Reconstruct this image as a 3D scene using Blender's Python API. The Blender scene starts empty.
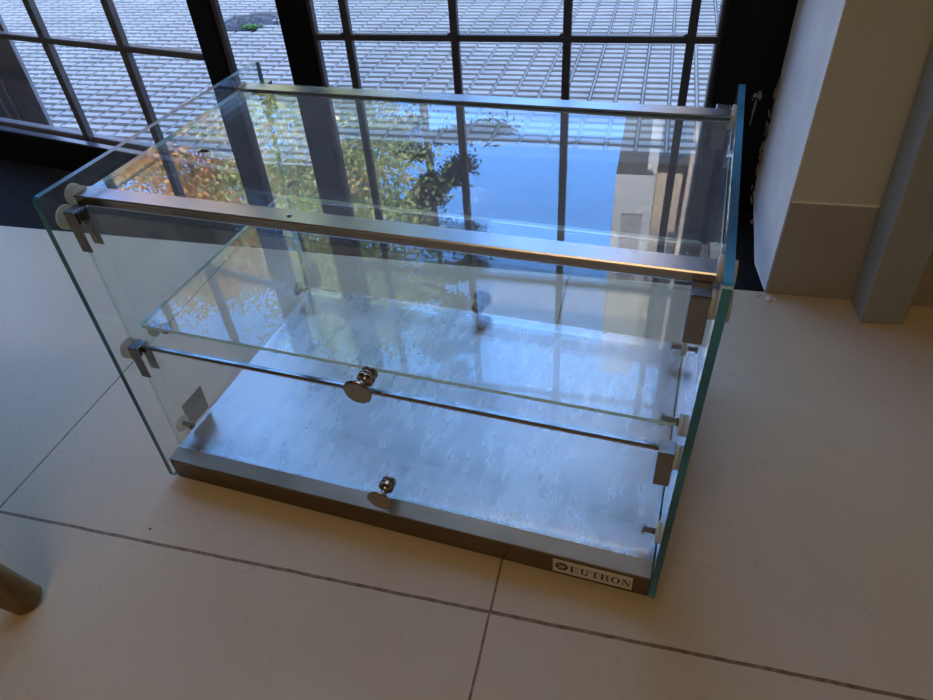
import bpy, bmesh, math, random
from mathutils import Vector, Matrix

random.seed(7)
scene = bpy.context.scene
COL = scene.collection
PI = math.pi

# ------------------------------------------------------------------ camera, sky, sun, exposure
cam_data = bpy.data.cameras.new('camera')
cam_data.sensor_width = 36.0
cam_data.lens = 25.85
cam_data.clip_start = 0.02
cam = bpy.data.objects.new('camera', cam_data)
COL.objects.link(cam)
cam.matrix_world = Matrix(((0.968, -0.112, 0.2247, 0.0977),
                           (0.2428, 0.6459, -0.7238, -0.3189),
                           (-0.0641, 0.7551, 0.6524, 0.6316),
                           (0, 0, 0, 1)))
scene.camera = cam

world = bpy.data.worlds.new('sky')
scene.world = world
world.use_nodes = True
wn = world.node_tree
wn.nodes.clear()
w_out = wn.nodes.new('ShaderNodeOutputWorld')
w_bg = wn.nodes.new('ShaderNodeBackground')
w_geo = wn.nodes.new('ShaderNodeTexCoord')
w_sep = wn.nodes.new('ShaderNodeSeparateXYZ')
w_ramp = wn.nodes.new('ShaderNodeValToRGB')
w_bg.inputs['Strength'].default_value = 4.2
el = w_ramp.color_ramp
el.elements[0].position = 0.0
el.elements[0].color = (1.05, 0.98, 0.90, 1)
el.elements[1].position = 1.0
el.elements[1].color = (0.42, 0.56, 0.85, 1)
for pos, c in ((0.12, (0.80, 0.80, 0.88, 1)), (0.22, (0.32, 0.52, 1.0, 1)), (0.34, (0.165, 0.45, 1.20, 1)), (0.62, (0.18, 0.49, 1.26, 1))):
    e = el.elements.new(pos)
    e.color = c
wn.links.new(w_geo.outputs['Generated'], w_sep.inputs[0])
wn.links.new(w_sep.outputs['Z'], w_ramp.inputs[0])
wn.links.new(w_ramp.outputs[0], w_bg.inputs['Color'])
wn.links.new(w_bg.outputs[0], w_out.inputs[0])

sun_data = bpy.data.lights.new('sun', 'SUN')
sun_data.energy = 13.0
sun_data.color = (1.0, 0.88, 0.70)
sun_data.angle = 0.01
sun = bpy.data.objects.new('sun', sun_data)
COL.objects.link(sun)
sun.location = (4, -10, 9)
sun.rotation_euler = Vector((-0.45, 1.0, -0.80)).to_track_quat('-Z', 'Y').to_euler()

lamp_data = bpy.data.lights.new('ceiling_lamp_light', 'AREA')
lamp_data.shape = 'RECTANGLE'
lamp_data.size = 1.1
lamp_data.size_y = 0.28
lamp_data.energy = 15.5
lamp_data.color = (1.0, 0.66, 0.31)
lamp_light = bpy.data.objects.new('ceiling_lamp_light', lamp_data)
COL.objects.link(lamp_light)
lamp_light.location = (-0.3, -1.7, 2.60)

scene.view_settings.view_transform = 'Standard'
scene.view_settings.look = 'None'
scene.view_settings.gamma = 1.0
scene.view_settings.exposure = 0.0
scene.view_settings.use_curve_mapping = False
try:
    scene.cycles.max_bounces = 16
    scene.cycles.transparent_max_bounces = 48
    scene.cycles.glossy_bounces = 8
    scene.cycles.diffuse_bounces = 5
    scene.cycles.sample_clamp_indirect = 6.0
    scene.cycles.caustics_reflective = True
except Exception:
    pass


# ------------------------------------------------------------------ material helpers
class NT:
    def __init__(self, name):
        self.m = bpy.data.materials.new(name)
        self.m.use_nodes = True
        self.t = self.m.node_tree
        self.t.nodes.clear()
        self.out = self.n('ShaderNodeOutputMaterial')

    def n(self, kind, **kw):
        nd = self.t.nodes.new(kind)
        for k, v in kw.items():
            setattr(nd, k, v)
        return nd

    def l(self, a, b):
        self.t.links.new(a, b)

    def math(self, op, a, b=None, clamp=False):
        nd = self.n('ShaderNodeMath', operation=op, use_clamp=clamp)
        for i, v in enumerate((a, b)):
            if v is None:
                continue
            if isinstance(v, (int, float)):
                nd.inputs[i].default_value = v
            else:
                self.l(v, nd.inputs[i])
        return nd.outputs[0]

    def coord(self, scale=(1, 1, 1), out='Object'):
        tc = self.n('ShaderNodeTexCoord')
        mp = self.n('ShaderNodeMapping')
        mp.inputs['Scale'].default_value = scale
        self.l(tc.outputs[out], mp.inputs['Vector'])
        return mp.outputs[0]

    def noise(self, vec, scale, detail=4, rough=0.55):
        nd = self.n('ShaderNodeTexNoise')
        nd.inputs['Scale'].default_value = scale
        nd.inputs['Detail'].default_value = detail
        nd.inputs['Roughness'].default_value = rough
        self.l(vec, nd.inputs['Vector'])
        return nd.outputs['Fac']

    def ramp(self, fac, stops):
        nd = self.n('ShaderNodeValToRGB')
        cr = nd.color_ramp
        while len(cr.elements) < len(stops):
            cr.elements.new(0.5)
        for e, (p, c) in zip(cr.elements, stops):
            e.position = p
            e.color = (c[0], c[1], c[2], 1) if isinstance(c, (tuple, list)) else (c, c, c, 1)
        self.l(fac, nd.inputs[0])
        return nd.outputs[0]

    def mix(self, fac, a, b):
        nd = self.n('ShaderNodeMix', data_type='RGBA')
        if isinstance(fac, (int, float)):
            nd.inputs[0].default_value = fac
        else:
            self.l(fac, nd.inputs[0])
        for i, v in ((6, a), (7, b)):
            if isinstance(v, (tuple, list)):
                nd.inputs[i].default_value = (v[0], v[1], v[2], 1)
            else:
                self.l(v, nd.inputs[i])
        return nd.outputs[2]

    def bump(self, height, strength=0.2, dist=0.002):
        nd = self.n('ShaderNodeBump')
        nd.inputs['Strength'].default_value = strength
        nd.inputs['Distance'].default_value = dist
        self.l(height, nd.inputs['Height'])
        return nd.outputs[0]

    def pbr(self, color, rough=0.5, metal=0.0, normal=None, spec=0.5, **extra):
        b = self.n('ShaderNodeBsdfPrincipled')
        for key, v in (('Base Color', color), ('Roughness', rough), ('Metallic', metal), ('Specular IOR Level', spec)):
            if isinstance(v, (tuple, list)):
                b.inputs[key].default_value = (v[0], v[1], v[2], 1)
            elif isinstance(v, (int, float)):
                b.inputs[key].default_value = v
            else:
                self.l(v, b.inputs[key])
        for k, v in extra.items():
            b.inputs[k.replace('_', ' ')].default_value = v
        if normal is not None:
            self.l(normal, b.inputs['Normal'])
        self.l(b.outputs[0], self.out.inputs[0])
        return b


def glass_mat(name, tint, haze=0.02, smudge=0.03, base_r=0.045):
    """clear sheet glass: passes light straight through, reflects more at grazing angles, thin film of dust and smears"""
    g = NT(name)
    lw = g.n('ShaderNodeLayerWeight')
    lw.inputs['Blend'].default_value = 0.5
    f5 = g.math('POWER', lw.outputs['Facing'], 4.6)
    fr = g.math('ADD', g.math('MULTIPLY', f5, 1 - base_r), base_r, clamp=True)
    tr = g.n('ShaderNodeBsdfTransparent')
    tr.inputs[0].default_value = (*tint, 1)
    gl = g.n('ShaderNodeBsdfGlossy')
    gl.inputs['Roughness'].default_value = 0.0
    gl.inputs['Color'].default_value = (1, 1, 1, 1)
    mx = g.n('ShaderNodeMixShader')
    g.l(fr, mx.inputs[0])
    g.l(tr.outputs[0], mx.inputs[1])
    g.l(gl.outputs[0], mx.inputs[2])
    df = g.n('ShaderNodeBsdfDiffuse')
    df.inputs['Color'].default_value = (0.75, 0.78, 0.80, 1)
    c = g.coord((1, 1, 1))
    n1 = g.noise(c, 9.0, 6, 0.65)
    n2 = g.noise(g.coord((6, 60, 6)), 3.0, 4, 0.6)
    sm = g.math('MULTIPLY', g.math('MULTIPLY', n1, n2), smudge * 3.0)
    hz = g.math('ADD', sm, haze * 0.5, clamp=True)
    m2 = g.n('ShaderNodeMixShader')
    g.l(hz, m2.inputs[0])
    g.l(mx.outputs[0], m2.inputs[1])
    g.l(df.outputs[0], m2.inputs[2])
    g.l(m2.outputs[0], g.out.inputs[0])
    return g.m


def simple(name, color, rough=0.5, metal=0.0, spec=0.5, var=0.12, scale=30, bump=0.0):
    g = NT(name)
    n = g.noise(g.coord(), scale)
    dark = tuple(max(0, v * (1 - var)) for v in color)
    light = tuple(min(1, v * (1 + var)) for v in color)
    c = g.ramp(n, ((0.3, dark), (0.7, light)))
    g.pbr(c, rough, metal, g.bump(n, bump) if bump else None, spec)
    return g.m


M = {}
M['glass'] = glass_mat('sheet_glass', (0.975, 0.992, 0.985), 0.016, 0.024)
M['top_glass'] = glass_mat('top_sheet_glass', (0.965, 0.985, 0.98), 0.034, 0.05, 0.06)
M['pane'] = glass_mat('window_glass', (0.985, 0.993, 0.99), 0.0, 0.006)
# polished sawn edge of green float glass, paled to mimic piped window light
g = NT('glass_edge')
n = g.noise(g.coord(), 14)
c = g.ramp(n, ((0.35, (0.50, 0.92, 1.0)), (0.65, (0.66, 1.0, 1.0))))
g.pbr(c, 0.22, 0.0, None, 0.6)
M['edge'] = g.m
g = NT('glass_panel_edge')
n = g.noise(g.coord(), 10)
c = g.ramp(n, ((0.38, (0.008, 0.08, 0.13)), (0.62, (0.035, 0.25, 0.38))))
g.pbr(c, 0.28, 0.0, None, 0.6)
M['panel_edge'] = g.m

# brushed stainless steel
g = NT('brushed_steel')
br = g.noise(g.coord((1.5, 8, 8)), 3.0, 2, 0.5)
c = g.ramp(br, ((0.3, (0.36, 0.35, 0.335)), (0.7, (0.41, 0.395, 0.38))))
ro = g.ramp(br, ((0.2, 0.20), (0.8, 0.27)))
g.pbr(c, ro, 1.0)
M['steel'] = g.m
g = NT('dark_bronze_steel')
br = g.noise(g.coord((1.5, 8, 8)), 3.0, 2, 0.5)
g.pbr(g.ramp(br, ((0.3, (0.13, 0.105, 0.085)), (0.7, (0.17, 0.14, 0.115)))), 0.26, 1.0)
M['base_steel'] = g.m
# worn tray top: scratches and cloudy wipe marks
g = NT('worn_steel_tray')
a1 = g.noise(g.coord((1, 1, 1)), 8.0, 5, 0.6)
mpn = g.n('ShaderNodeMapping')
mpn.inputs['Rotation'].default_value = (0, 0, math.radians(35))
mpn.inputs['Scale'].default_value = (16, 5, 1)
tcn = g.n('ShaderNodeTexCoord')
g.l(tcn.outputs['Object'], mpn.inputs['Vector'])
a2 = g.noise(mpn.outputs[0], 4.0, 4, 0.6)
a3 = g.noise(g.coord((3, 3, 3)), 40.0, 3, 0.6)
sxx = g.n('ShaderNodeSeparateXYZ')
g.l(tcn.outputs['Object'], sxx.inputs[0])
left = g.ramp(sxx.outputs['X'], ((0.05, 0.10), (0.24, 0.0)))      # scuffed more at its left end
mixv = g.math('ADD', g.math('ADD', g.math('MULTIPLY', a1, 0.5), g.math('MULTIPLY', a2, 0.5)), left)
c = g.ramp(mixv, ((0.36, (0.34, 0.34, 0.34)), (0.5, (0.42, 0.42, 0.42)), (0.64, (0.52, 0.52, 0.52))))
sp = g.ramp(a3, ((0.25, 0.65), (0.31, 1.0)))
mm = g.n('ShaderNodeMix', data_type='RGBA', blend_type='MULTIPLY')
mm.inputs[0].default_value = 1.0
g.l(c, mm.inputs[6]); g.l(sp, mm.inputs[7])
ro = g.ramp(mixv, ((0.36, 0.23), (0.66, 0.31)))
g.pbr(mm.outputs[2], ro, 0.95)
M['tray'] = g.m
g = NT('browned_steel')
br = g.noise(g.coord((3, 9, 9)), 3.0, 5, 0.6)
g.pbr(g.ramp(br, ((0.3, (0.24, 0.18, 0.12)), (0.7, (0.36, 0.28, 0.20)))), 0.36, 0.9)
M['lip'] = g.m
M['chrome'] = simple('dark_chrome', (0.36, 0.335, 0.31), 0.10, 1.0, var=0.06)
M['bracket'] = simple('satin_nickel', (0.25, 0.24, 0.235), 0.22, 1.0, var=0.08, scale=60)
g = NT('cloudy_plastic')
n = g.noise(g.coord(), 120)
b_ = g.pbr(g.ramp(n, ((0.3, (0.64, 0.61, 0.48)), (0.7, (0.78, 0.75, 0.62)))), 0.3, 0.0, None, 0.5)
tr = g.n('ShaderNodeBsdfTransparent')
tr.inputs[0].default_value = (0.95, 0.95, 0.90, 1)
tl = g.n('ShaderNodeBsdfTranslucent')
tl.inputs[0].default_value = (0.85, 0.84, 0.76, 1)
mx = g.n('ShaderNodeMixShader'); mx.inputs[0].default_value = 0.35
g.l(b_.outputs[0], mx.inputs[1]); g.l(tl.outputs[0], mx.inputs[2])
m2 = g.n('ShaderNodeMixShader'); m2.inputs[0].default_value = 0.2
g.l(mx.outputs[0], m2.inputs[1]); g.l(tr.outputs[0], m2.inputs[2])
g.l(m2.outputs[0], g.out.inputs[0])
M['plastic'] = g.m
M['rubber'] = simple('black_rubber', (0.012, 0.012, 0.012), 0.7)
M['sticker'] = simple('grey_sticker', (0.30, 0.32, 0.30), 0.6, var=0.08)
M['plate'] = simple('white_label', (0.62, 0.60, 0.56), 0.45, var=0.05)
M['ink'] = simple('dark_ink', (0.015, 0.013, 0.013), 0.5)
M['black_steel'] = simple('black_painted_steel', (0.004, 0.004, 0.0045), 0.55, 0.0, 0.15, 0.3, 40, 0.05)
M['grille'] = simple('dark_bronze_paint', (0.035, 0.034, 0.036), 0.42, 0.0, 0.5, 0.25, 60, 0.08)
M['ledge'] = simple('glossy_ledge_paint', (0.09, 0.10, 0.12), 0.28, 0.0, 0.7, 0.3, 40)
M['grille_lit'] = simple('lit_bar_paint', (0.075, 0.072, 0.072), 0.45, 0.0, 0.5, 0.3, 60, 0.08)  # same bar paint, lightened to carry the light on the door bars
M['lit_rebate'] = simple('lit_rebate_grey', (0.05, 0.05, 0.055), 0.5, 0.0, 0.4, 0.1, 30)  # side faces of the black stiles, greyed to look lit
M['jamb'] = simple('grey_metal_jamb', (0.19, 0.195, 0.205), 0.5, 0.0, 0.5, 0.15, 20)
M['crust'] = simple('old_plaster_crust', (0.24, 0.22, 0.19), 0.95)
M['crumb'] = simple('plaster_white', (0.72, 0.70, 0.66), 0.9)
M['dry'] = simple('dry_brown', (0.03, 0.02, 0.012), 0.8)

# beige floor tiles, 60.4 cm grid, with dark grout
g = NT('beige_porcelain_tile')
tc = g.n('ShaderNodeTexCoord')
sx = g.n('ShaderNodeSeparateXYZ')
g.l(tc.outputs['Object'], sx.inputs[0])


def grout_mask(sock, period, half):
    u = g.math('DIVIDE', sock, period)
    fr_ = g.math('FRACT', g.math('ADD', u, 100.5))
    d = g.math('ABSOLUTE', g.math('SUBTRACT', fr_, 0.5))
    return g.math('LESS_THAN', d, half / period)


wob = g.noise(g.coord(), 25, 3)
wobble = g.math('MULTIPLY', g.math('SUBTRACT', wob, 0.5), 0.0025)
gx = grout_mask(g.math('ADD', sx.outputs['X'], wobble), 0.604, 0.0013)
gy = grout_mask(g.math('ADD', sx.outputs['Y'], wobble), 0.604, 0.0019)
gm = g.math('MAXIMUM', gx, gy)
n1 = g.noise(g.coord(), 3.0, 5, 0.6)
n2 = g.noise(g.coord(), 60.0, 4, 0.6)
tile = g.ramp(n1, ((0.3, (0.53, 0.44, 0.295)), (0.7, (0.60, 0.505, 0.345))))
speck = g.ramp(n2, ((0.25, 0.86), (0.40, 1.0)))
tm = g.n('ShaderNodeMix', data_type='RGBA', blend_type='MULTIPLY')
tm.inputs[0].default_value = 1.0
g.l(tile, tm.inputs[6]); g.l(speck, tm.inputs[7])
vor = g.n('ShaderNodeTexVoronoi')
vor.inputs['Scale'].default_value = 15.0
g.l(g.coord(), vor.inputs['Vector'])
dirt = g.math('LESS_THAN', vor.outputs['Distance'], 0.024)
col = g.mix(dirt, tm.outputs[2], (0.05, 0.04, 0.035))
gcol = g.ramp(g.noise(g.coord(), 90, 3), ((0.35, (0.13, 0.080, 0.040)), (0.65, (0.29, 0.20, 0.11))))
col = g.mix(gm, col, gcol)
hgt = g.math('SUBTRACT', g.math('MULTIPLY', n2, 0.05), gm)
ro = g.ramp(n1, ((0.3, 0.38), (0.7, 0.50)))
g.pbr(col, ro, 0.0, g.bump(hgt, 0.5, 0.0012), 0.45)
M['floor'] = g.m

M['threshold'] = simple('dark_granite_threshold', (0.010, 0.009, 0.009), 0.8, 0.0, 0.12, 0.9, 160, 0.6)
M['wall'] = simple('cream_wall_paint', (0.51, 0.51, 0.41), 0.8, 0.0, 0.2, 0.04, 9, 0.06)
M['room'] = simple('brown_wall_paint', (0.22, 0.18, 0.14), 0.85)
M['reveal'] = simple('white_plaster', (0.80, 0.79, 0.76), 0.85, 0.0, 0.2, 0.06, 14, 0.25)
M['skirt'] = simple('taupe_tile_skirting', (0.32, 0.29, 0.24), 0.45, 0.0, 0.4, 0.05, 12)
M['ceiling'] = simple('ceiling_paint', (0.62, 0.58, 0.52), 0.9, var=0.03)
M['post'] = simple('grey_post_paint', (0.30, 0.31, 0.29), 0.45, 0.0, 0.4, 0.05, 20)
M['pad'] = simple('ribbed_paver', (0.47, 0.43, 0.39), 0.8, 0.0, 0.3, 0.16, 6, 0.1)
M['seam'] = simple('paver_seam', (0.37, 0.345, 0.32), 0.9, 0.0, 0.2, 0.15, 30)
M['mortar'] = simple('shaded_paver_mortar', (0.17, 0.16, 0.15), 0.9, 0.0, 0.2, 0.1, 40)  # dark tone puts the shade of the grooves into the bed colour
M['iron'] = simple('cast_iron', (0.07, 0.07, 0.08), 0.7, 0.0, 0.3, 0.3, 60, 0.3)
M['weed'] = simple('weed_green', (0.10, 0.28, 0.05), 0.6, var=0.3)
M['bark'] = simple('bark', (0.09, 0.065, 0.045), 0.9, var=0.4, scale=12, bump=0.4)
M['facade'] = simple('cream_render', (0.40, 0.41, 0.42), 0.85, var=0.06, scale=3)
M['facade_grey'] = simple('grey_render', (0.26, 0.25, 0.25), 0.85, var=0.08, scale=3)
M['facade_tan'] = simple('tan_brick', (0.40, 0.32, 0.25), 0.85, var=0.12, scale=8)
M['dark_glass'] = simple('dark_window_glass', (0.03, 0.035, 0.045), 0.08, 0.0, 0.6)


def leaf_mat(name, stops):
    g = NT(name)
    n = g.noise(g.coord(), 1.1, 3, 0.6)
    c = g.ramp(n, stops)
    df = g.n('ShaderNodeBsdfDiffuse')
    tl = g.n('ShaderNodeBsdfTranslucent')
    g.l(c, df.inputs[0]); g.l(c, tl.inputs[0])
    mx = g.n('ShaderNodeMixShader')
    mx.inputs[0].default_value = 0.3
    g.l(df.outputs[0], mx.inputs[1]); g.l(tl.outputs[0], mx.inputs[2])
    g.l(mx.outputs[0], g.out.inputs[0])
    return g.m


M['leaf_autumn'] = leaf_mat('autumn_leaves', ((0.38, (0.34, 0.42, 0.18)), (0.47, (0.62, 0.52, 0.22)), (0.55, (0.74, 0.38, 0.16)), (0.68, (0.62, 0.28, 0.14))))
M['leaf_yellowgreen'] = leaf_mat('yellow_green_leaves', ((0.38, (0.24, 0.34, 0.15)), (0.52, (0.46, 0.54, 0.24)), (0.60, (0.66, 0.60, 0.28)), (0.70, (0.68, 0.42, 0.20))))
M['leaf_dark'] = leaf_mat('dark_needles', ((0.35, (0.025, 0.045, 0.04)), (0.65, (0.07, 0.10, 0.08))))

# warm wood with worn end
g = NT('turned_wood')
gr = g.noise(g.coord((60, 60, 4)), 2.0, 5, 0.6)
g.pbr(g.ramp(gr, ((0.3, (0.11, 0.060, 0.016)), (0.7, (0.22, 0.13, 0.035)))), 0.4, 0.0, g.bump(gr, 0.1), 0.4)
M['wood'] = g.m
g = NT('lamp_diffuser')
em = g.n('ShaderNodeEmission')
em.inputs['Color'].default_value = (1.0, 0.78, 0.5, 1)
em.inputs['Strength'].default_value = 3.0
g.l(em.outputs[0], g.out.inputs[0])
M['diffuser'] = g.m


# ------------------------------------------------------------------ geometry helpers
def new_bm():
    return bmesh.new()


def box(bm, x0, x1, y0, y1, z0, z1, bev=0.0, seg=2, mi=0):
    vs = [bm.verts.new((x, y, z)) for x in (x0, x1) for y in (y0, y1) for z in (z0, z1)]
    fs = []
    for q in ((0, 1, 3, 2), (4, 6, 7, 5), (0, 4, 5, 1), (2, 3, 7, 6), (0, 2, 6, 4), (1, 5, 7, 3)):
        f = bm.faces.new([vs[i] for i in q])
        f.material_index = mi
        fs.append(f)
    if bev > 0:
        es = list({e for f in fs for e in f.edges})
        bmesh.ops.bevel(bm, geom=es, offset=bev, segments=seg, affect='EDGES', profile=0.5)
    return vs


def prism(bm, pts, axis, a0, a1, mi=0, mi_side=None):
    """extrude a closed 2D outline along an axis ('x': pts are (y,z); 'y': (x,z); 'z': (x,y))"""
    def P(p, a):
        return {'x': (a, p[0], p[1]), 'y': (p[0], a, p[1]), 'z': (p[0], p[1], a)}[axis]
    A = [bm.verts.new(P(p, a0)) for p in pts]
    B = [bm.verts.new(P(p, a1)) for p in pts]
    ms = mi if mi_side is None else mi_side
    f = bm.faces.new(A); f.material_index = mi
    f = bm.faces.new(B[::-1]); f.material_index = mi
    n = len(pts)
    for i in range(n):
        f = bm.faces.new((A[i], B[i], B[(i + 1) % n], A[(i + 1) % n]))
        f.material_index = ms
    return A + B


def lathe(bm, origin, axis, profile, seg=28, mi=0):
    """profile: (distance along axis, radius)"""
    ax = Vector(axis).normalized()
    t = Vector((0, 0, 1)) if abs(ax.z) < 0.9 else Vector((1, 0, 0))
    u = ax.cross(t).normalized()
    v = ax.cross(u)
    o = Vector(origin)
    rings = []
    for d, r in profile:
        if r <= 1e-6:
            rings.append([bm.verts.new(o + ax * d)])
        else:
            rings.append([bm.verts.new(o + ax * d + u * (r * math.cos(2 * PI * i / seg)) + v * (r * math.sin(2 * PI * i / seg))) for i in range(seg)])
    for a, b in zip(rings, rings[1:]):
        for i in range(seg):
            j = (i + 1) % seg
            if len(a) == 1 and len(b) == 1:
                continue
            if len(a) == 1:
                f = bm.faces.new((a[0], b[i], b[j]))
            elif len(b) == 1:
                f = bm.faces.new((a[i], b[0], a[j]))
            else:
                f = bm.faces.new((a[i], b[i], b[j], a[j]))
            f.smooth = True
            f.material_index = mi
    return rings


def tube(bm, pts, radii, seg=10, mi=0):
    pts = [Vector(p) for p in pts]
    rings = []
    for i, p in enumerate(pts):
        d = (pts[min(i + 1, len(pts) - 1)] - pts[max(i - 1, 0)]).normalized()
        t = Vector((0, 0, 1)) if abs(d.z) < 0.9 else Vector((1, 0, 0))
        u = d.cross(t).normalized()
        v = d.cross(u)
        r = radii[i] if isinstance(radii, (list, tuple)) else radii
        rings.append([bm.verts.new(p + u * r * math.cos(2 * PI * k / seg) + v * r * math.sin(2 * PI * k / seg)) for k in range(seg)])
    for a, b in zip(rings, rings[1:]):
        for k in range(seg):
            f = bm.faces.new((a[k], b[k], b[(k + 1) % seg], a[(k + 1) % seg]))
            f.smooth = True
            f.material_index = mi
    for ring in (rings[0][::-1], rings[-1]):
        f = bm.faces.new(ring)
        f.material_index = mi


def build(name, bm, mats, parent=None, loc=None):
    bmesh.ops.recalc_face_normals(bm, faces=bm.faces[:])
    me = bpy.data.meshes.new(name)
    bm.to_mesh(me)
    bm.free()
    for m in (mats if isinstance(mats, (list, tuple)) else [mats]):
        me.materials.append(m)
    o = bpy.data.objects.new(name, me)
    COL.objects.link(o)
    if parent is not None:
        o.parent = parent
    if loc is not None:
        o.location = loc
    return o


def empty(name, loc=(0, 0, 0), rotz=0.0):
    o = bpy.data.objects.new(name, None)
    o.empty_display_size = 0.1
    COL.objects.link(o)
    o.location = loc
    o.rotation_euler = (0, 0, rotz)
    return o


def tag(o, label, cat, group=None):
    o['label'] = label
    o['category'] = cat
    if group:
        o['group'] = group
    return o


def struct(o, label=None, cat=None):
    o['kind'] = 'structure'
    if label:
        o['label'] = label
        o['category'] = cat
    return o


# ------------------------------------------------------------------ the room (structure)
GZ = -0.03          # level of the pavement outside
WY = 0.845          # room face of the window frames
XL, XR, YB, CZ = -2.6, 2.2, -3.4, 2.7

bm = new_bm(); box(bm, XL, XR, YB, 0.592, -0.12, 0.0)
struct(build('floor', bm, M['floor']), 'beige sixty centimetre floor tiles with brown grout', 'floor')
bm = new_bm(); box(bm, XL, XR, 0.592, 0.93, -0.12, -0.004)
struct(build('floor_threshold', bm, M['threshold']), 'dark rough threshold strip between the tiles and the window', 'threshold')
bm = new_bm(); box(bm, XL - 0.15, XR + 0.15, YB - 0.15, 0.93, CZ, 3.1)
struct(build('ceiling', bm, M['ceiling']), 'plain ceiling of the shop room', 'ceiling')
bm = new_bm(); box(bm, XL - 0.15, XL, YB - 0.15, 0.93, -0.12, CZ)
struct(build('wall_left', bm, M['room']), 'brown wall on the left of the room', 'wall')
bm = new_bm(); box(bm, XR, XR + 0.15, YB - 0.15, 0.93, -0.12, CZ)
struct(build('wall_right', bm, M['wall']), 'cream wall on the right of the room', 'wall')
bm = new_bm(); box(bm, XL, XR, YB - 0.15, YB, -0.12, CZ)
struct(build('wall_back', bm, M['room']), 'brown wall behind the viewer', 'wall')
bm = new_bm(); box(bm, XL, 0.302, 0.70, 0.93, 2.25, CZ)
struct(build('wall_header', bm, M['wall']), 'wall above the shop window', 'wall')

bm = new_bm(); box(bm, -7.0, 6.0, YB, 0.93, 3.1, 6.6)  # unseen block added to keep the sun off the near pavement
struct(build('wall_sun_block', bm, M['wall']), 'unseen block above the shop, added to shade the pavement from the sun', 'wall')

# wall pier on the right: cream room face above the skirting, white reveal toward the window
bm = new_bm()
R_ = random.Random(3)
box(bm, 0.3006, XR, 0.594, 0.93, 0.0, CZ)
struct(build('wall_front', bm, M['wall']), 'cream wall pier beside the window', 'wall')
# plaster skin of the reveal with a ragged edge where it meets the frame
bm = new_bm()
zs = [0.007 * k for k in range(44)] + [0.34, 0.5, 0.8, 1.2, 1.7, 2.25]
front, back, fi, bi = [], [], [], []
for z in zs:
    ye = 0.836 + (R_.uniform(-0.010, 0.003) if z < 0.24 else 0)
    if z < 0.04:
        ye -= (0.04 - z) * 4.0
    yf = 0.5925 + R_.uniform(0, 0.0010)
    xo = R_.uniform(-0.0015, 0.0015)
    front.append(bm.verts.new((0.299, yf, z)))
    back.append(bm.verts.new((0.2895, ye, z)))
    fi.append(bm.verts.new((0.3012, yf + 0.0012, z)))
    bi.append(bm.verts.new((0.3012, ye + 0.004, z)))
for i in range(len(zs) - 1):
    bm.faces.new((front[i], back[i], back[i + 1], front[i + 1]))
    bm.faces.new((fi[i], front[i], front[i + 1], fi[i + 1]))
    bm.faces.new((back[i], bi[i], bi[i + 1], back[i + 1]))
    bm.faces.new((bi[i], fi[i], fi[i + 1], bi[i + 1]))
bm.faces.new(front[:1] + fi[:1] + bi[:1] + back[:1])
bm.faces.new(front[-1:] + back[-1:] + bi[-1:] + fi[-1:])
struct(build('wall_reveal', bm, M['reveal']), 'white plastered reveal with a chipped edge between pier and window', 'wall')
bm = new_bm()
box(bm, 0.3005, XR, 0.5895, 0.5938, 0.0, 0.153, 0.0008, 1)
struct(build('baseboard_right', bm, M['skirt']), 'taupe tiled skirting along the foot of the pier', 'baseboard')
bm = new_bm()
for i in range(26):
    x = 0.303 + i * 0.0048
    h = R_.uniform(0.001, 0.003)
    box(bm, x, x + 0.0048, 0.591, 0.5945, 0.153, 0.153 + h)
box(bm, 0.4275, XR, 0.591, 0.5945, 0.153, 0.156)
struct(build('trim_1', bm, M['reveal']), 'thin pale caulk line along the top of the skirting', 'trim')

# lumpy crust of plaster left along the frame, a child of the reveal
bm = new_bm()
for k in range(60):
    z = R_.uniform(0.01, 0.235)
    r = R_.uniform(0.0012, 0.0042)
    ctr = Vector((0.2895 - R_.uniform(0.0, 0.004), 0.833 - max(0, 0.04 - z) * 4 + R_.uniform(-0.008, 0.006), z))
    q = bmesh.ops.create_icosphere(bm, subdivisions=1, radius=r)
    for v in q['verts']:
        v.co = Vector((v.co.x * 0.5, v.co.y * R_.uniform(0.5, 1.2), v.co.z * R_.uniform(0.8, 2.2))) + ctr
o = build('plaster_crust', bm, M['crust'], bpy.data.objects['wall_reveal'])
o['kind'] = 'structure'

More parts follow.
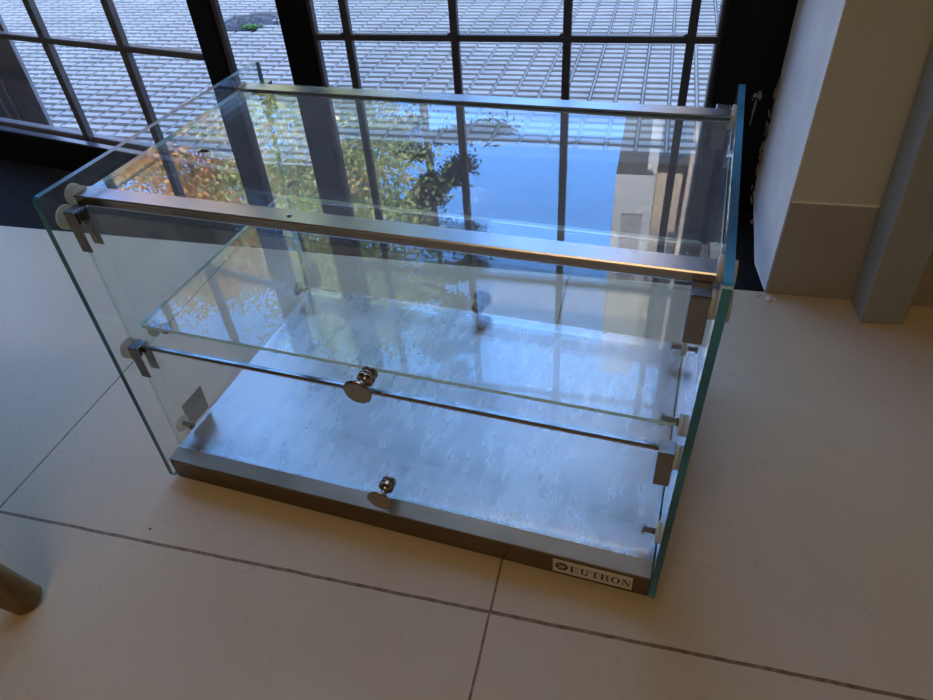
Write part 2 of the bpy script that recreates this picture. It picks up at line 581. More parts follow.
# fixed window on the right
def window_frame():
    w = empty('window_1', (0, WY, 0))
    struct(w, 'black steel shop window with a square bar grille', 'window')
    def P(n, m, *b, bev=0.002):
        bm = new_bm()
        for q in b:
            box(bm, *q, bev, 1)
        o = build(n, bm, m, w)
        o['kind'] = 'structure'
        return o
    P('stile', M['black_steel'], (-0.5615, -0.504, 0, 0.02, GZ, 2.25))
    P('stile', M['lit_rebate'], (-0.504, -0.4965, 0.003, 0.020, 0.08, 2.17))
    P('stile', M['black_steel'], (0.194, 0.305, 0, 0.05, GZ, 2.25))
    P('stile', M['lit_rebate'], (0.187, 0.194, 0.008, 0.055, 0.08, 2.17))
    P('bottom_rail', M['black_steel'], (-0.503, 0.194, 0, 0.05, GZ, 0.08))
    P('top_rail', M['black_steel'], (-0.503, 0.194, 0, 0.05, 2.17, 2.25))
    xs = (-0.436, -0.2395, -0.0475, 0.1485)
    zs_ = [0.288 + 0.333 * k for k in range(6)]
    for x in xs:
        P('grille_bar', M['grille'], (x - 0.0068, x + 0.0068, 0.002, 0.016, 0.08, 2.17), bev=0.0015)
    for z in zs_:
        P('grille_bar', M['grille'], (-0.4985, 0.188, 0.0025, 0.0155, z - 0.0055, z + 0.0055), bev=0.0015)
    bm = new_bm()
    for x in xs:
        for z in zs_:
            lathe(bm, (x - 0.0085, 0.004, z + 0.005), (0, -1, 0), ((0, 0.0045), (0.003, 0.003), (0.0035, 0.0)), 8)
    o = build('weld_bead', bm, M['grille'], w)
    o['kind'] = 'structure'
    bm = new_bm()
    box(bm, -0.490, 0.186, 0.030, 0.034, 0.08, 2.17)
    o = build('pane', bm, M['pane'], w)
    o['kind'] = 'structure'
    bm = new_bm()                      # dab of plaster with a run below it on the wide stile
    rs = random.Random(9)
    for k in range(16):
        q = bmesh.ops.create_icosphere(bm, subdivisions=1, radius=rs.uniform(0.0012, 0.003))
        c = Vector((0.2640 + rs.gauss(0, 0.0035), -0.0006, 0.2030 + rs.gauss(0, 0.004)))
        for v in q['verts']:
            v.co = Vector((v.co.x, v.co.y * 0.35, v.co.z)) + c
    tube(bm, [(0.2632, -0.0004, 0.199), (0.2625, -0.0006, 0.182), (0.2618, -0.0004, 0.155)], [0.0012, 0.0016, 0.0007], 6)
    o = build('plaster_dab', bm, M['crust'], w)
    o['kind'] = 'structure'
window_frame()

# door leaf on the left, standing ajar toward the room
def door_leaf():
    ang = math.radians(-11.5)
    d = empty('door_1', (-1.395, 0.865, 0), ang)
    struct(d, 'black steel door leaf with bar grille, standing slightly ajar', 'door')
    def P(n, m, q, bev=0.002):
        bm = new_bm()
        box(bm, *q, bev, 1)
        o = build(n, bm, m, d)
        o['kind'] = 'structure'
        return o
    # local x runs along the leaf, local y outward
    P('stile', M['black_steel'], (0.766, 0.814, 0.0, 0.016, 0.006, 2.2))
    P('stile', M['lit_rebate'], (0.814, 0.823, 0.003, 0.016, 0.006, 2.2))
    P('bottom_rail', M['black_steel'], (-0.6, 0.766, 0.0, 0.018, 0.006, 0.081))
    P('bottom_rail', M['ledge'], (-0.6, 0.766, 0.0, 0.018, 0.081, 0.0835))
    P('bottom_rail', M['grille'], (-0.6, 0.766, 0.018, 0.030, 0.006, 0.072))
    P('bottom_rail', M['jamb'], (-0.6, 0.766, 0.030, 0.048, 0.006, 0.088))
    P('top_rail', M['black_steel'], (-0.6, 0.766, 0.0, 0.04, 2.12, 2.2))
    P('stile', M['black_steel'], (-0.66, -0.6, 0.0, 0.04, 0.006, 2.2))
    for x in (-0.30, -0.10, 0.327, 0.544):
        P('grille_bar', M['grille_lit'], (x - 0.0085, x + 0.0085, 0.022, 0.037, 0.075, 2.12), 0.0015)
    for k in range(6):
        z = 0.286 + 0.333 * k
        P('grille_bar', M['grille_lit'], (-0.6, 0.766, 0.0215, 0.0365, z - 0.0058, z + 0.0058), 0.0015)
door_leaf()

# grey stepped jamb of the shopfront standing outside the leaf
bm = new_bm()
box(bm, -1.75, -1.412, 1.060, 1.072, GZ, 2.6, 0.001, 1)
box(bm, -1.72, -1.492, 1.052, 1.060, GZ, 2.6, 0.001, 1)
box(bm, -1.70, -1.515, 1.044, 1.052, GZ, 2.6, 0.001, 1)
struct(build('trim_2', bm, M['jamb']), 'grey stepped metal jamb outside the door leaf', 'trim')
bm = new_bm()
box(bm, XL, -2.06, 0.70, 0.93, -0.12, 2.25)
struct(build('wall_front_left', bm, M['wall']), 'wall left of the shop door', 'wall')

# ------------------------------------------------------------------ outside: ribbed pavement
bm = new_bm(); box(bm, -14, 9, 0.93, 20, GZ - 0.2, GZ - 0.010)
struct(build('pavement_bed', bm, M['mortar']), 'mortar bed between the paving ribs, darkened to carry the groove shade', 'pavement')


def pavement():
    verts, faces = [], []
    cw, rl = 0.0667, 0.040
    nx0, nx1, ny = int(-4.4 / cw), int(2.4 / cw), int(3.6 / rl)
    rr = random.Random(11)
    for i in range(nx0, nx1):
        xc = 0.0095 + i * cw + 0.0333
        for j in range(ny):
            yc = 0.96 + (j + 0.5) * rl 
            if (xc + 1.40) ** 2 / 0.0121 + (yc - 2.11) ** 2 / 0.0169 < 1.0:
                continue
            jz = rr.uniform(-0.0007, 0.0007)
            hx, hy0, hy1 = cw / 2 - 0.0030, rl / 2 - 0.0050, rl / 2 - 0.0050
            zt = GZ + jz
            zb = GZ - 0.0105
            b = len(verts)
            verts += [(xc - hx, yc - hy0, zb), (xc + hx, yc - hy0, zb), (xc + hx, yc + hy1, zb), (xc - hx, yc + hy1, zb),
                      (xc - hx + 0.003, yc - hy0 + 0.004, zt), (xc + hx - 0.003, yc - hy0 + 0.004, zt),
                      (xc + hx - 0.003, yc + hy1 - 0.004, zt), (xc - hx + 0.003, yc + hy1 - 0.004, zt)]
            faces += [(b + 4, b + 5, b + 6, b + 7), (b, b + 1, b + 5, b + 4), (b + 1, b + 2, b + 6, b + 5),
                      (b + 2, b + 3, b + 7, b + 6), (b + 3, b, b + 4, b + 7)]
    n_pad = len(faces)
    for i in range(nx0, nx1 + 1):       # raised pale seams between the columns of ribs
        xs = 0.0095 + i * cw
        b = len(verts)
        w = 0.0029 if i % 3 else 0.0036
        y0, y1 = 0.96, 0.96 + ny * rl
        verts += [(xs - w, y0, GZ - 0.0105), (xs + w, y0, GZ - 0.0105), (xs + w, y1, GZ - 0.0105), (xs - w, y1, GZ - 0.0105),
                  (xs - w * .8, y0, GZ - 0.0022), (xs + w * .8, y0, GZ - 0.0022), (xs + w * .8, y1, GZ - 0.0022), (xs - w * .8, y1, GZ - 0.0022)]
        if xs < -1.52 or xs > -1.28:
            faces += [(b + 4, b + 5, b + 6, b + 7), (b + 1, b + 2, b + 6, b + 5), (b + 3, b, b + 4, b + 7)]
    me = bpy.data.meshes.new('pavement')
    me.from_pydata(verts, [], faces)
    me.materials.append(M['pad'])
    me.materials.append(M['seam'])
    for k_, pf in enumerate(me.polygons):
        pf.material_index = 1 if k_ >= n_pad else 0
    o = bpy.data.objects.new('pavement', me)
    COL.objects.link(o)
    struct(o, 'ribbed grey pavement tiles outside the window', 'pavement')


pavement()

# worn iron cover in the pavement, and the weed beside it
bm = new_bm()
lathe(bm, (0, 0, 0), (0, 0, 1), ((-0.006, 0.108), (0.0, 0.108), (0.001, 0.100), (-0.002, 0.096), (-0.002, 0.086), (0.001, 0.084), (0.001, 0.0)), 40)
for k in range(40):
    a, r = random.uniform(0, 2 * PI), random.uniform(0.01, 0.078)
    lathe(bm, (r * math.cos(a), r * math.sin(a), 0.001), (0, 0, 1), ((0, 0.008), (0.003, 0.005), (0.003, 0.0)), 8)
o = build('manhole_cover', bm, M['iron'], None, (-1.40, 2.11, GZ))
tag(o, 'small round worn iron cover set in the ribbed pavement', 'manhole cover')
bm = new_bm()
for k in range(22):
    a = random.uniform(0, 2 * PI)
    l_ = random.uniform(0.02, 0.045)
    h = random.uniform(0.006, 0.02)
    o2 = Vector((random.uniform(-0.03, 0.03), random.uniform(-0.008, 0.008), -0.004))
    dx, dy = math.cos(a) * l_, math.sin(a) * l_ * 0.4
    px, py = -math.sin(a) * 0.006, math.cos(a) * 0.006
    q = [o2, o2 + Vector((dx * .5 + px, dy * .5 + py, h)), o2 + Vector((dx, dy, h * .8)), o2 + Vector((dx * .5 - px, dy * .5 - py, h))]
    top = [bm.verts.new(v + Vector((0, 0, 0.0006))) for v in q]
    bot = [bm.verts.new(v) for v in q]
    bm.faces.new(top); bm.faces.new(bot[::-1])
    for i in range(4):
        bm.faces.new((top[i], bot[i], bot[(i + 1) % 4], top[(i + 1) % 4]))
o = build('weed', bm, M['weed'], None, (-1.36, 2.03, GZ))
tag(o, 'little green weed growing beside the iron cover', 'weed')


# ------------------------------------------------------------------ trees and building across the street (seen mirrored in the glass)
def tree(name, label, x, y, trunk_h, crown, leaf_m, count, size, seed, cone=False):
    t = empty(name, (x, y, GZ - 0.01))
    tag(t, label, 'tree', 'trees across the street')
    r = random.Random(seed)
    cz0, cz1, cr = crown
    bm = new_bm()
    tube(bm, [(0, 0, 0), (0.05, 0.02, trunk_h * 0.5), (0.0, 0.05, trunk_h), (0.05, 0.0, cz1 * 0.92)], [0.2, 0.16, 0.13, 0.03], 10)
    tips = []
    nb = 26 if cone else 18
    for k in range(nb):
        f = (k + 0.5) / nb
        z = cz0 + (cz1 - cz0) * f * (0.95 if cone else 0.8)
        a = k * 2.4 + r.uniform(-0.3, 0.3)
        if cone:
            L = cr * (1.02 - f) + 0.25
            tip = Vector((math.cos(a) * L, math.sin(a) * L, z - 0.12 * L))
        else:
            L = cr * math.sqrt(max(0.08, 1 - (2 * f - 1) ** 2)) * r.uniform(0.75, 1.0)
            tip = Vector((math.cos(a) * L, math.sin(a) * L, z + 0.35 * L))
        base = Vector((0.02, 0.02, z))
        tips.append((base, tip))
        tube(bm, [base, base.lerp(tip, 0.5) + Vector((0, 0, 0.08)), tip], [0.05, 0.03, 0.01], 6)
    build('trunk', bm, M['bark'], t)
    bm = new_bm()
    for k in range(count):
        base, tip = r.choice(tips)
        f = r.uniform(0.2, 1.05) if not cone else r.uniform(0.1, 1.05)
        p = base.lerp(tip, f)
        s = (0.55 if not cone else 0.22) * (0.5 + 0.5 * f)
        p = p + Vector((r.gauss(0, s), r.gauss(0, s), r.gauss(0, s * (0.8 if not cone else 0.5))))
        n = Vector((r.gauss(0, 1), r.gauss(0, 1), r.gauss(0, 1) + 0.6)).normalized()
        u = n.orthogonal().normalized()
        u.rotate(Matrix.Rotation(r.uniform(0, 6.28), 3, n))
        v = n.cross(u)
        L = size * r.uniform(0.7, 1.4)
        Wd = L * (0.55 if not cone else 0.28)
        vs = [bm.verts.new(p - u * L), bm.verts.new(p + v * Wd + n * L * 0.15), bm.verts.new(p + u * L), bm.verts.new(p - v * Wd + n * L * 0.15)]
        bm.faces.new(vs[:3]); bm.faces.new((vs[0], vs[2], vs[3]))
    me = bpy.data.meshes.new('foliage')
    bm.to_mesh(me); bm.free()
    me.materials.append(leaf_m)
    o = bpy.data.objects.new('foliage', me)
    COL.objects.link(o)
    o.parent = t
    return t


tree('autumn_tree', 'orange leaved autumn tree mirrored at the left of the glass top', -12.1, 14.6, 3.6, (2.4, 14.0, 2.3), M['leaf_autumn'], 52000, 0.066, 21)
tree('leafy_tree', 'yellow green leafy tree mirrored between the two black stiles', -5.1, 9.4, 2.9, (2.0, 10.0, 1.35), M['leaf_yellowgreen'], 40000, 0.045, 22)
tree('conifer_tree', 'dark drooping conifer mirrored at the middle of the glass top', -5.6, 16.0, 4.0, (3.0, 17.5, 2.4), M['leaf_dark'], 42000, 0.105, 23, True)


def town_house():
    b = empty('town_house', (0.16, 12, GZ - 0.01))
    tag(b, 'cream house with a jutting upper floor mirrored at the right of the glass top', 'building')
    def P(n, m, q, bev=0.0):
        bm = new_bm(); box(bm, *q, bev, 1)
        return build(n, bm, m, b)
    P('wall', M['facade_grey'], (0.15, 8.0, 0.6, 7.0, 0, 11.0))
    P('bay', M['facade'], (-0.55, 0.15, -0.15, 6.0, 6.15, 11.0))
    bay_w = P('window', M['facade_grey'], (-0.36, 0.02, -0.17, -0.14, 7.0, 8.6))
    P('pilaster', M['facade'], (0.02, 0.20, -0.05, 0.6, 0, 11.0))
    P('pilaster', M['facade_tan'], (0.78, 1.12, 0.2, 0.7, 0, 11.0))
    P('balcony', M['facade_tan'], (0.22, 0.70, 0.3, 0.7, 6.3, 7.6))
    P('door', M['dark_glass'], (0.24, 0.66, 0.57, 0.62, 4.0, 6.1))
    P('wall', M['facade'], (1.12, 4.0, 0.4, 0.7, 0, 11.0))
    for k in range(3):
        P('window', M['dark_glass'], (1.7 + k * 0.7, 2.1 + k * 0.7, 0.37, 0.42, 5.2, 6.8))
town_house()

# ------------------------------------------------------------------ ceiling lamp of the room
lamp = empty('ceiling_light', (-0.3, -1.7, 2.7))
tag(lamp, 'warm rectangular ceiling lamp of the room, behind the viewer', 'ceiling light')
bm = new_bm()
box(bm, -0.58, 0.58, -0.16, 0.16, -0.06, 0.0, 0.004, 1)
build('housing', bm, M['ceiling'], lamp)
bm = new_bm()
box(bm, -0.55, 0.55, -0.14, 0.14, -0.066, -0.06)
build('diffuser', bm, M['diffuser'], lamp)

# ------------------------------------------------------------------ glass display case
CW, CH, CD = 0.56, 0.3764, 0.352
TL, TR = 0.0168, 0.0045            # lean of the two loose side panels, at the top


def xl(z):
    return TL * z / CH


def xr(z):
    return CW + TR * z / CH


case = empty('display_case', (-0.4097, 0.0836, 0.007), math.radians(-4.3))
tag(case, 'glass countertop display case with steel rails standing on the tiled floor', 'display case')


def part(name, bm, mats, parent=case, label=None):
    o = build(name, bm, mats, parent)
    if label:
        o['label'] = label
    return o


def rounded(y0, y1, z0, z1, r, seg=5):
    pts = []
    for cy, cz, a0 in ((y1 - r, z0 + r, -90), (y1 - r, z1 - r, 0), (y0 + r, z1 - r, 90), (y0 + r, z0 + r, 180)):
        for k in range(seg + 1):
            a = math.radians(a0 + 90 * k / seg)
            pts.append((cy + r * math.cos(a), cz + r * math.sin(a)))
    return pts


def side_panel(x0, x1, lean):
    bm = new_bm()
    vs = prism(bm, rounded(0.0, CD, 0.0, CH, 0.006), 'x', x0, x1, 0, 1)
    for v in vs:
        v.co.x += lean * v.co.z / CH
    return part('side_panel', bm, [M['glass'], M['panel_edge']])


pl = side_panel(-0.0062, 0.0, TL)
pr = side_panel(CW, CW + 0.0062, TR)

# grey sticker on the left panel
bm = new_bm()
vs = prism(bm, ((0.0495, 0.0755), (0.0865, 0.0755), (0.0865, 0.0375), (0.0495, 0.0375)), 'x', 0.0003, 0.0006)
for v in vs:
    v.co.x += xl(v.co.z)
part('sticker', bm, M['sticker'], pl, 'plain grey rectangular sticker')

# base with worn tray top, dark plinth and feet
bm = new_bm()
box(bm, 0.0025, CW - 0.0005, 0.003, 0.361, 0.0, 0.0306, 0.0006, 1)
base = part('base', bm, M['base_steel'])
bm = new_bm()
prism(bm, ((0.0222, 0.0300), (0.0222, 0.0332), (0.3545, 0.0332), (0.3602, 0.0320), (0.3608, 0.0300)), 'x', 0.0025, CW - 0.0005)
part('tray', bm, M['tray'], base, 'worn scratched steel tray top')
bm = new_bm()
prism(bm, ((0.0031, 0.0300), (0.0031, 0.0310), (0.0038, 0.0318), (0.0222, 0.0331), (0.0222, 0.0300)), 'x', 0.0025, CW - 0.0005)
part('front_lip', bm, M['lip'], base, 'browned steel lip in front of the flap door')
bm = new_bm()
box(bm, 0.012, CW - 0.012, 0.012, 0.35, -0.0045, 0.0)
part('plinth', bm, M['rubber'], base)
for fx in (0.035, CW - 0.035):
    for fy in (0.035, 0.325):
        bm = new_bm()
        lathe(bm, (fx, fy, -0.007), (0, 0, 1), ((0, 0.0), (0, 0.010), (0.0035, 0.011), (0.0035, 0.0)), 16)
        part('foot', bm, M['rubber'], base)

# white maker's label
bm = new_bm()
box(bm, 0.4652, 0.5440, 0.0026, 0.0030, 0.0050, 0.0262)
label = part('nameplate', bm, M['plate'], base, 'white label with round emblem and the word EUTRON')

LET = {  # strokes as convex quads in a unit box (x 0..1, y 0..1): wide bold serif capitals
    'E': [(.10, 0, .34, 1), (.0, .93, .86, 1), (.0, 0, .90, .07), (.78, .70, .86, 1), (.82, 0, .90, .32), (.34, .47, .62, .54), (.58, .36, .65, .66)],
    'U': [(.10, .28, .33, 1), (.0, .93, .44, 1), (.60, .93, .98, 1), (.74, .28, .84, 1)],
    'T': [(.38, 0, .62, 1), (.04, .93, .96, 1), (.04, .68, .11, 1), (.89, .68, .96, 1), (.24, 0, .76, .07)],
    'R': [(.10, 0, .33, 1), (.0, .93, .62, 1), (.0, 0, .44, .07), (.30, .46, .60, .53)],
    'O': [],
    'N': [(.12, 0, .21, 1), (.0, .93, .30, 1), (.0, 0, .34, .07), (.80, 0, .89, 1), (.66, .93, 1.0, 1)],
}


def ring_arc(bm, cx, cy, rox, roy, rix, riy, a0, a1, T, seg=18):
    prev = None
    for k in range(seg + 1):
        a = math.radians(a0 + (a1 - a0) * k / seg)
        p = (bm.verts.new(T(cx + rox * math.cos(a), cy + roy * math.sin(a))), bm.verts.new(T(cx + rix * math.cos(a), cy + riy * math.sin(a))))
        if prev:
            bm.faces.new((prev[0], p[0], p[1], prev[1]))
        prev = p


def quad(bm, pts, T):
    bm.faces.new([bm.verts.new(T(*p)) for p in pts])


bm = new_bm()
x = 0.4826
LW, LH, GAP = 0.0090, 0.0106, 0.0007
zb = 0.0100
for ch in 'EUTRON':
    def T(u, v, x=x):
        return (x + u * LW, 0.00245, zb + v * LH)
    for (u0, v0, u1, v1) in LET[ch]:
        quad(bm, ((u0, v0), (u1, v0), (u1, v1), (u0, v1)), T)
    if ch == 'U':
        ring_arc(bm, .47, .30, .37, .32, .14, .24, 180, 360, T)
    if ch == 'R':
        ring_arc(bm, .58, .735, .30, .265, .08, .20, -90, 90, T)
        quad(bm, ((.48, .50), (.70, .50), (1.0, 0), (.74, 0)), T)
    if ch == 'O':
        ring_arc(bm, .5, .5, .48, .53, .25, .46, 0, 360, T, 28)
    if ch == 'N':
        quad(bm, ((.12, 1), (.38, 1), (.89, 0), (.72, 0)), T)
    x += LW + GAP + (0.0006 if ch != 'T' else 0)
part('lettering', bm, M['ink'], label, 'dark serif letters EUTRON')
bm = new_bm()
T = lambda u, v: (0.4742 + u, 0.00245, 0.0160 + v)
pts = [(0.0066 * math.cos(2 * PI * k / 32), 0.0066 * math.sin(2 * PI * k / 32)) for k in range(32)]
quad(bm, pts, T)
emb = part('emblem', bm, M['ink'], label, 'dark round emblem with pale zigzag mark')
bm = new_bm()
T = lambda u, v: (0.4742 + u, 0.0023, 0.0160 + v)
for s in (-0.0022, 0.0012):
    for (a, b) in (((-0.002, 0.0032), (0.0018, 0.0)), ((0.0018, 0.0), (-0.002, -0.0032))):
        quad(bm, ((a[0] + s - .0006, a[1]), (a[0] + s + .0012, a[1]), (b[0] + s + .0012, b[1]), (b[0] + s - .0006, b[1])), T)
part('emblem_mark', bm, M['plate'], label)

# top glass with the two steel rails that grip it
def slope(z, x, y):
    """the rear rail sits a touch higher at its right end than the front one"""
    return z + (0.0016 * x / CW if y > 0.25 else 0.0)


bm = new_bm()
z0, z1 = 0.3560, 0.3602
prism(bm, ((TL + 0.0002, 0.044), (CW + TR - 0.0012, 0.044), (CW + TR - 0.0012, 0.312), (TL + 0.0002, 0.312)), 'z', z0, z1, 0, 1)
part('top_panel', bm, [M['top_glass'], M['edge']])


def rail(y0, y1, z0, z1, lip_front):
    bm = new_bm()
    a, b = xl(0.36) + 0.001, xr(0.36) - 0.0015
    zc = 0.0042
    # channel profile: top flange, outer web, bottom flange
    if lip_front:
        prof = [(y1, z1), (y0 + 0.001, z1), (y0, z1 - 0.001), (y0, z0 + 0.002), (y0 + 0.002, z0), (y0 + 0.011, z0), (y0 + 0.011, z0 + 0.0015), (y0 + 0.0015, z0 + 0.0015 + 0.0005), (y0 + 0.0015, z1 - 0.0018), (y1, z1 - 0.0016)]
    else:
        prof = [(y0, z1), (y1 - 0.002, z1), (y1, z1 - 0.002), (y1, z0 + 0.002), (y1 - 0.002, z0), (y1 - 0.011, z0), (y1 - 0.011, z0 + 0.0015), (y1 - 0.0015, z0 + 0.002), (y1 - 0.0015, z1 - 0.0018), (y0, z1 - 0.0016)]
    prism(bm, prof, 'x', a, b)
    for v in bm.verts:
        v.co.z = slope(v.co.z, v.co.x, v.co.y)
    return bm


fr = part('rail', rail(0.0335, 0.052, 0.3522, 0.3622, True), M['steel'])
rr_ = part('rail', rail(0.298, 0.318, 0.3522, 0.3622, False), M['steel'])
for xx in (0.232,):
    bm = new_bm()
    lathe(bm, (xx, 0.043, slope(0.3622, xx, 0.043)), (0, 0, 1), ((0, 0.0024), (0.0008, 0.0022), (0.0012, 0.0)), 12)
    part('rivet', bm, M['bracket'], fr)

# shelf
bm = new_bm()
prism(bm, rounded(0.0045, CW - 0.0035, 0.046, 0.338, 0.004), 'z', 0.1992, 0.2032, 0, 1)
part('shelf', bm, [M['glass'], M['edge']])


def washer(x0, x1, y, z, r=0.0105):
    bm = new_bm()
    d = x1 - x0
    lathe(bm, (x0, y, z), (1, 0, 0), ((0, 0.0), (0, r * 0.95), (d * 0.2, r), (d * 0.8, r), (d, r * 0.95), (d, 0.0)), 20)
    return part('washer', bm, M['plastic'], case, 'cloudy plastic spacer disc')


def peg(x, sgn, y, z, r=0.0032, L=0.014):
    """steel screw peg standing out from a side panel"""
    bm = new_bm()
    lathe(bm, (x, y, z), (sgn, 0, 0), ((0, 0.0), (0, r), (L * 0.78, r), (L * 0.8, r * 1.75), (L, r * 1.75), (L, r * 0.5), (L * 0.96, 0.0)), 16)
    return part('shelf_peg' if z > 0.1 else 'door_stop', bm, M['bracket'])


for y in (0.057, 0.315):
    for s in (0, 1):
        z = 0.194
        x = xl(z) if s == 0 else xr(z)
        sg = 1 if s == 0 else -1
        a, b = sorted((x + sg * 0.0002, x + sg * 0.004))
        washer(a, b, y, z - 0.003, 0.0095)
        peg(x + sg * 0.004, sg, y, z - 0.0005 + 0.0003, 0.0036, 0.016)
for y in (0.040, 0.322):
    for s in (0, 1):
        z = 0.0565
        x = xl(z) if s == 0 else xr(z)
        sg = 1 if s == 0 else -1
        a, b = sorted((x + sg * 0.0002, x + sg * 0.0035))
        washer(a, b, y, z, 0.0105)
        peg(x + sg * 0.0035, sg, y, z, 0.003, 0.013)


def flap_door(upper, rear):
    """one hinged glass flap: pane, two clamps, round knob, spacers"""
    def Y(y):
        return 0.3675 - y if rear else y
    def yy(a, b):
        return sorted((Y(a), Y(b)))
    if upper:
        zt, zb_, xa, xb, kz = 0.3530, 0.1985, 0.0125, CW - 0.0055, 0.2140
    else:
        zt, zb_, xa, xb, kz = 0.1945, 0.0362, 0.0075, CW - 0.0065, 0.0545
    bm = new_bm()
    a, b = yy(0.0235, 0.0270)
    for v in box(bm, xa, xb, a, b, zb_, zt, 0, 1, 0):
        if v.co.x < 0.1:
            v.co.x = xl(v.co.z) + 0.0009
    bm.faces.ensure_lookup_table()
    bm.normal_update()
    for f in bm.faces:
        if abs(f.normal.y) < 0.5:
            f.material_index = 1
    door = part('flap_door', bm, [M['glass'], M['door_edge']], case,
                ('rear ' if rear else 'front ') + ('upper' if upper else 'lower') + ' glass flap door')
    if not upper:
        bm = new_bm()
        a, b = yy(0.0222, 0.0282)
        box(bm, 0.016, CW - 0.0145, a, b, 0.1912, 0.1956, 0.0018, 4)
        part('edge_strip', bm, M['chrome'], door, 'polished metal strip along the top edge')
    for s in (0, 1):
        top = zt + 0.0015
        x0 = xl(top) + 0.0010 if s == 0 else xr(top) - 0.0035 - 0.0135
        x1 = x0 + (0.0118 if s == 0 else 0.0135)
        bm = new_bm()
        for (p, q) in ((0.0165, 0.0184), (0.0312, 0.0330)):
            a, b = yy(p, q)
            box(bm, x0, x1, a, b, top - 0.0405, top, 0.0009, 2)
        a, b = yy(0.0165, 0.0330)
        box(bm, x0, x1, a, b, top - 0.0022, top + 0.0004, 0.0008, 2)
        cl = part('hinge_clamp', bm, M['bracket'], door, 'satin metal clamp gripping the flap corner')
        bm = new_bm()
        for (p, q) in ((0.0186, 0.0233), (0.0272, 0.0310)):
            a, b = yy(p, q)
            box(bm, x0 + 0.003, x1 - 0.004, a, b, top - 0.014, top - 0.0024)
        part('rubber_pad', bm, M['rubber'], door)
        # spacer disc between clamp and side panel
        zc = top - 0.011
        if s == 0:
            washer(xl(zc) + 0.0002, xl(zc) + 0.0014, Y(0.0255), zc, 0.0105)
        else:
            washer(x1 - 0.0006, xr(zc) - 0.0002, Y(0.0255), zc, 0.0105)
    sg = 1 if rear else -1
    kx = 0.2845 if upper else 0.2800
    bm = new_bm()
    lathe(bm, (kx, Y(0.0235), kz), (0, sg, 0),
          ((0.0, 0.0), (0.0, 0.0082), (0.0018, 0.0084), (0.0024, 0.0070), (0.0034, 0.0070), (0.0040, 0.0084), (0.0056, 0.0080),
           (0.0062, 0.0042), (0.0140, 0.0038), (0.0180, 0.0055), (0.0196, 0.0128), (0.0206, 0.0138), (0.0220, 0.0136), (0.0230, 0.0115), (0.0235, 0.0)), 36)
    part('knob', bm, M['chrome'], door, 'polished round mushroom knob')
    bm = new_bm()
    lathe(bm, (kx, Y(0.0270), kz), (0, -sg, 0), ((0.0, 0.0), (0.0, 0.0080), (0.0022, 0.0080), (0.0030, 0.0065), (0.0045, 0.0045), (0.0048, 0.0)), 28)
    part('knob_nut', bm, M['chrome'], door)
    return door


g = NT('flap_edge')
tr = g.n('ShaderNodeBsdfTransparent')
tr.inputs[0].default_value = (0.84, 0.90, 0.90, 1)
gl = g.n('ShaderNodeBsdfGlossy')
gl.inputs['Roughness'].default_value = 0.12
mx = g.n('ShaderNodeMixShader')
mx.inputs[0].default_value = 0.10
g.l(tr.outputs[0], mx.inputs[1]); g.l(gl.outputs[0], mx.inputs[2])
g.l(mx.outputs[0], g.out.inputs[0])
M['door_edge'] = g.m
for rear in (False, True):
    for upper in (True, False):
        flap_door(upper, rear)

# plastic spacers at the rail ends
for (y, z) in ((0.0425, 0.3565), (0.308, 0.3565)):
    washer(xl(z) - 0.0002 + 0.0003, xl(0.36) + 0.0022, y, z, 0.0098)
    zz = z + 0.0045
    washer(xr(0.36) - 0.0028, xr(zz) - 0.0001, y, zz, 0.0098)

# outer halves of the plastic spacers, on the outside of the side panels
for (y, z, r) in ((0.0425, 0.3580, 0.0098), (0.0255, 0.3440, 0.0115), (0.0255, 0.1870, 0.0115)):
    washer(xr(z) + 0.0063, xr(z) + 0.0098, y, z, r)
    washer(xl(z) - 0.0093, xl(z) - 0.0064, y, z, r)

# ------------------------------------------------------------------ grey post, stool, crumbs
p = empty('square_post', (0.4226, 0.5356, 0.0), math.radians(4.9))
tag(p, 'square grey painted post standing on the tiles in front of the skirting', 'post')
bm = new_bm()
box(bm, 0.0, 0.0565, 0.0, 0.052, 0.0, 2.4, 0.0015, 2)
lean_ = 0.035
for v in bm.verts:
    v.co.x -= 0.055 * v.co.z
    v.co.y -= 0.01 * v.co.z
build('shaft', bm, M['post'], p)
bm = new_bm()
box(bm, 0.001, 0.0555, 0.001, 0.051, 0.0, 0.0015)
build('foot_pad', bm, M['rubber'], p)

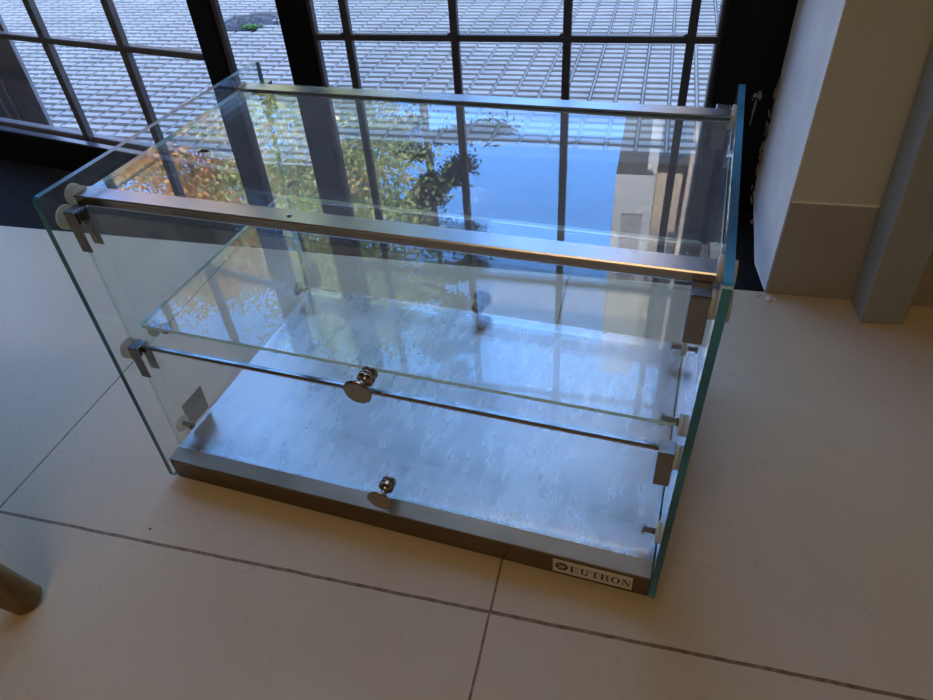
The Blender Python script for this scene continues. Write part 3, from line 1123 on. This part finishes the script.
st = empty('wooden_stool', (-0.675, -0.262, 0.0))
tag(st, 'wooden stool whose tapered leg end shows at the lower left corner', 'stool')
bm = new_bm()
lathe(bm, (0, 0, 0.45), (0, 0, 1), ((0, 0.0), (0, 0.155), (0.008, 0.17), (0.025, 0.175), (0.038, 0.168), (0.042, 0.15), (0.038, 0.0)), 40)
build('seat', bm, M['wood'], st)
for k in range(4):
    a = math.atan2(0.172, 0.197) + k * PI / 2
    c, s = math.cos(a), math.sin(a)
    bm = new_bm()
    R0, R1 = 0.262, 0.125
    pts, rad = [], []
    for f, r in ((0.0, 0.0135), (0.006, 0.0165), (0.03, 0.0165), (0.15, 0.0200), (0.35, 0.024), (0.7, 0.024), (1.0, 0.022)):
        rr0 = R0 + (R1 - R0) * f
        pts.append((c * rr0, s * rr0, 0.452 * f))
        rad.append(r)
    tube(bm, pts, rad, 20)
    build('leg', bm, M['wood'], st)

R_ = random.Random(5)


def crumb(x, y, r, lab):
    bm = new_bm()
    bmesh.ops.create_icosphere(bm, subdivisions=2, radius=r)
    for v in bm.verts:
        v.co *= R_.uniform(0.7, 1.25)
        v.co.z *= 0.55
    zmin = min(v.co.z for v in bm.verts)
    o = build('plaster_crumb', bm, M['crumb'], None, (x, y, -zmin))
    tag(o, lab, 'crumb', 'plaster crumbs at the foot of the reveal')


crumb(0.3026, 0.5715, 0.0042, 'larger white plaster crumb on the tile nearest the pier corner')
crumb(0.2872, 0.580, 0.0026, 'small white plaster crumb beside the chipped reveal edge')
crumb(0.3120, 0.5745, 0.0020, 'tiny white plaster crumb just right of the larger crumb')

# dead insect or leaf scrap lying on the glass top
bm = new_bm()
for k in range(6):
    a = k * 1.05 + R_.uniform(-0.3, 0.3)
    tube(bm, [(0, 0, 0.0012), (math.cos(a) * 0.003, math.sin(a) * 0.003, 0.0022), (math.cos(a) * 0.0062, math.sin(a) * 0.0062, 0.0006)], [0.0007, 0.0005, 0.0004], 5)
tube(bm, [(-0.004, 0, 0.0014), (0, 0.0005, 0.002), (0.0045, 0, 0.0014)], [0.0008, 0.0017, 0.0006], 8)
o = build('dead_insect', bm, M['dry'], None, (-0.3167, 0.2137, 0.3680))
tag(o, 'tiny dark dead insect lying on the glass top', 'insect')
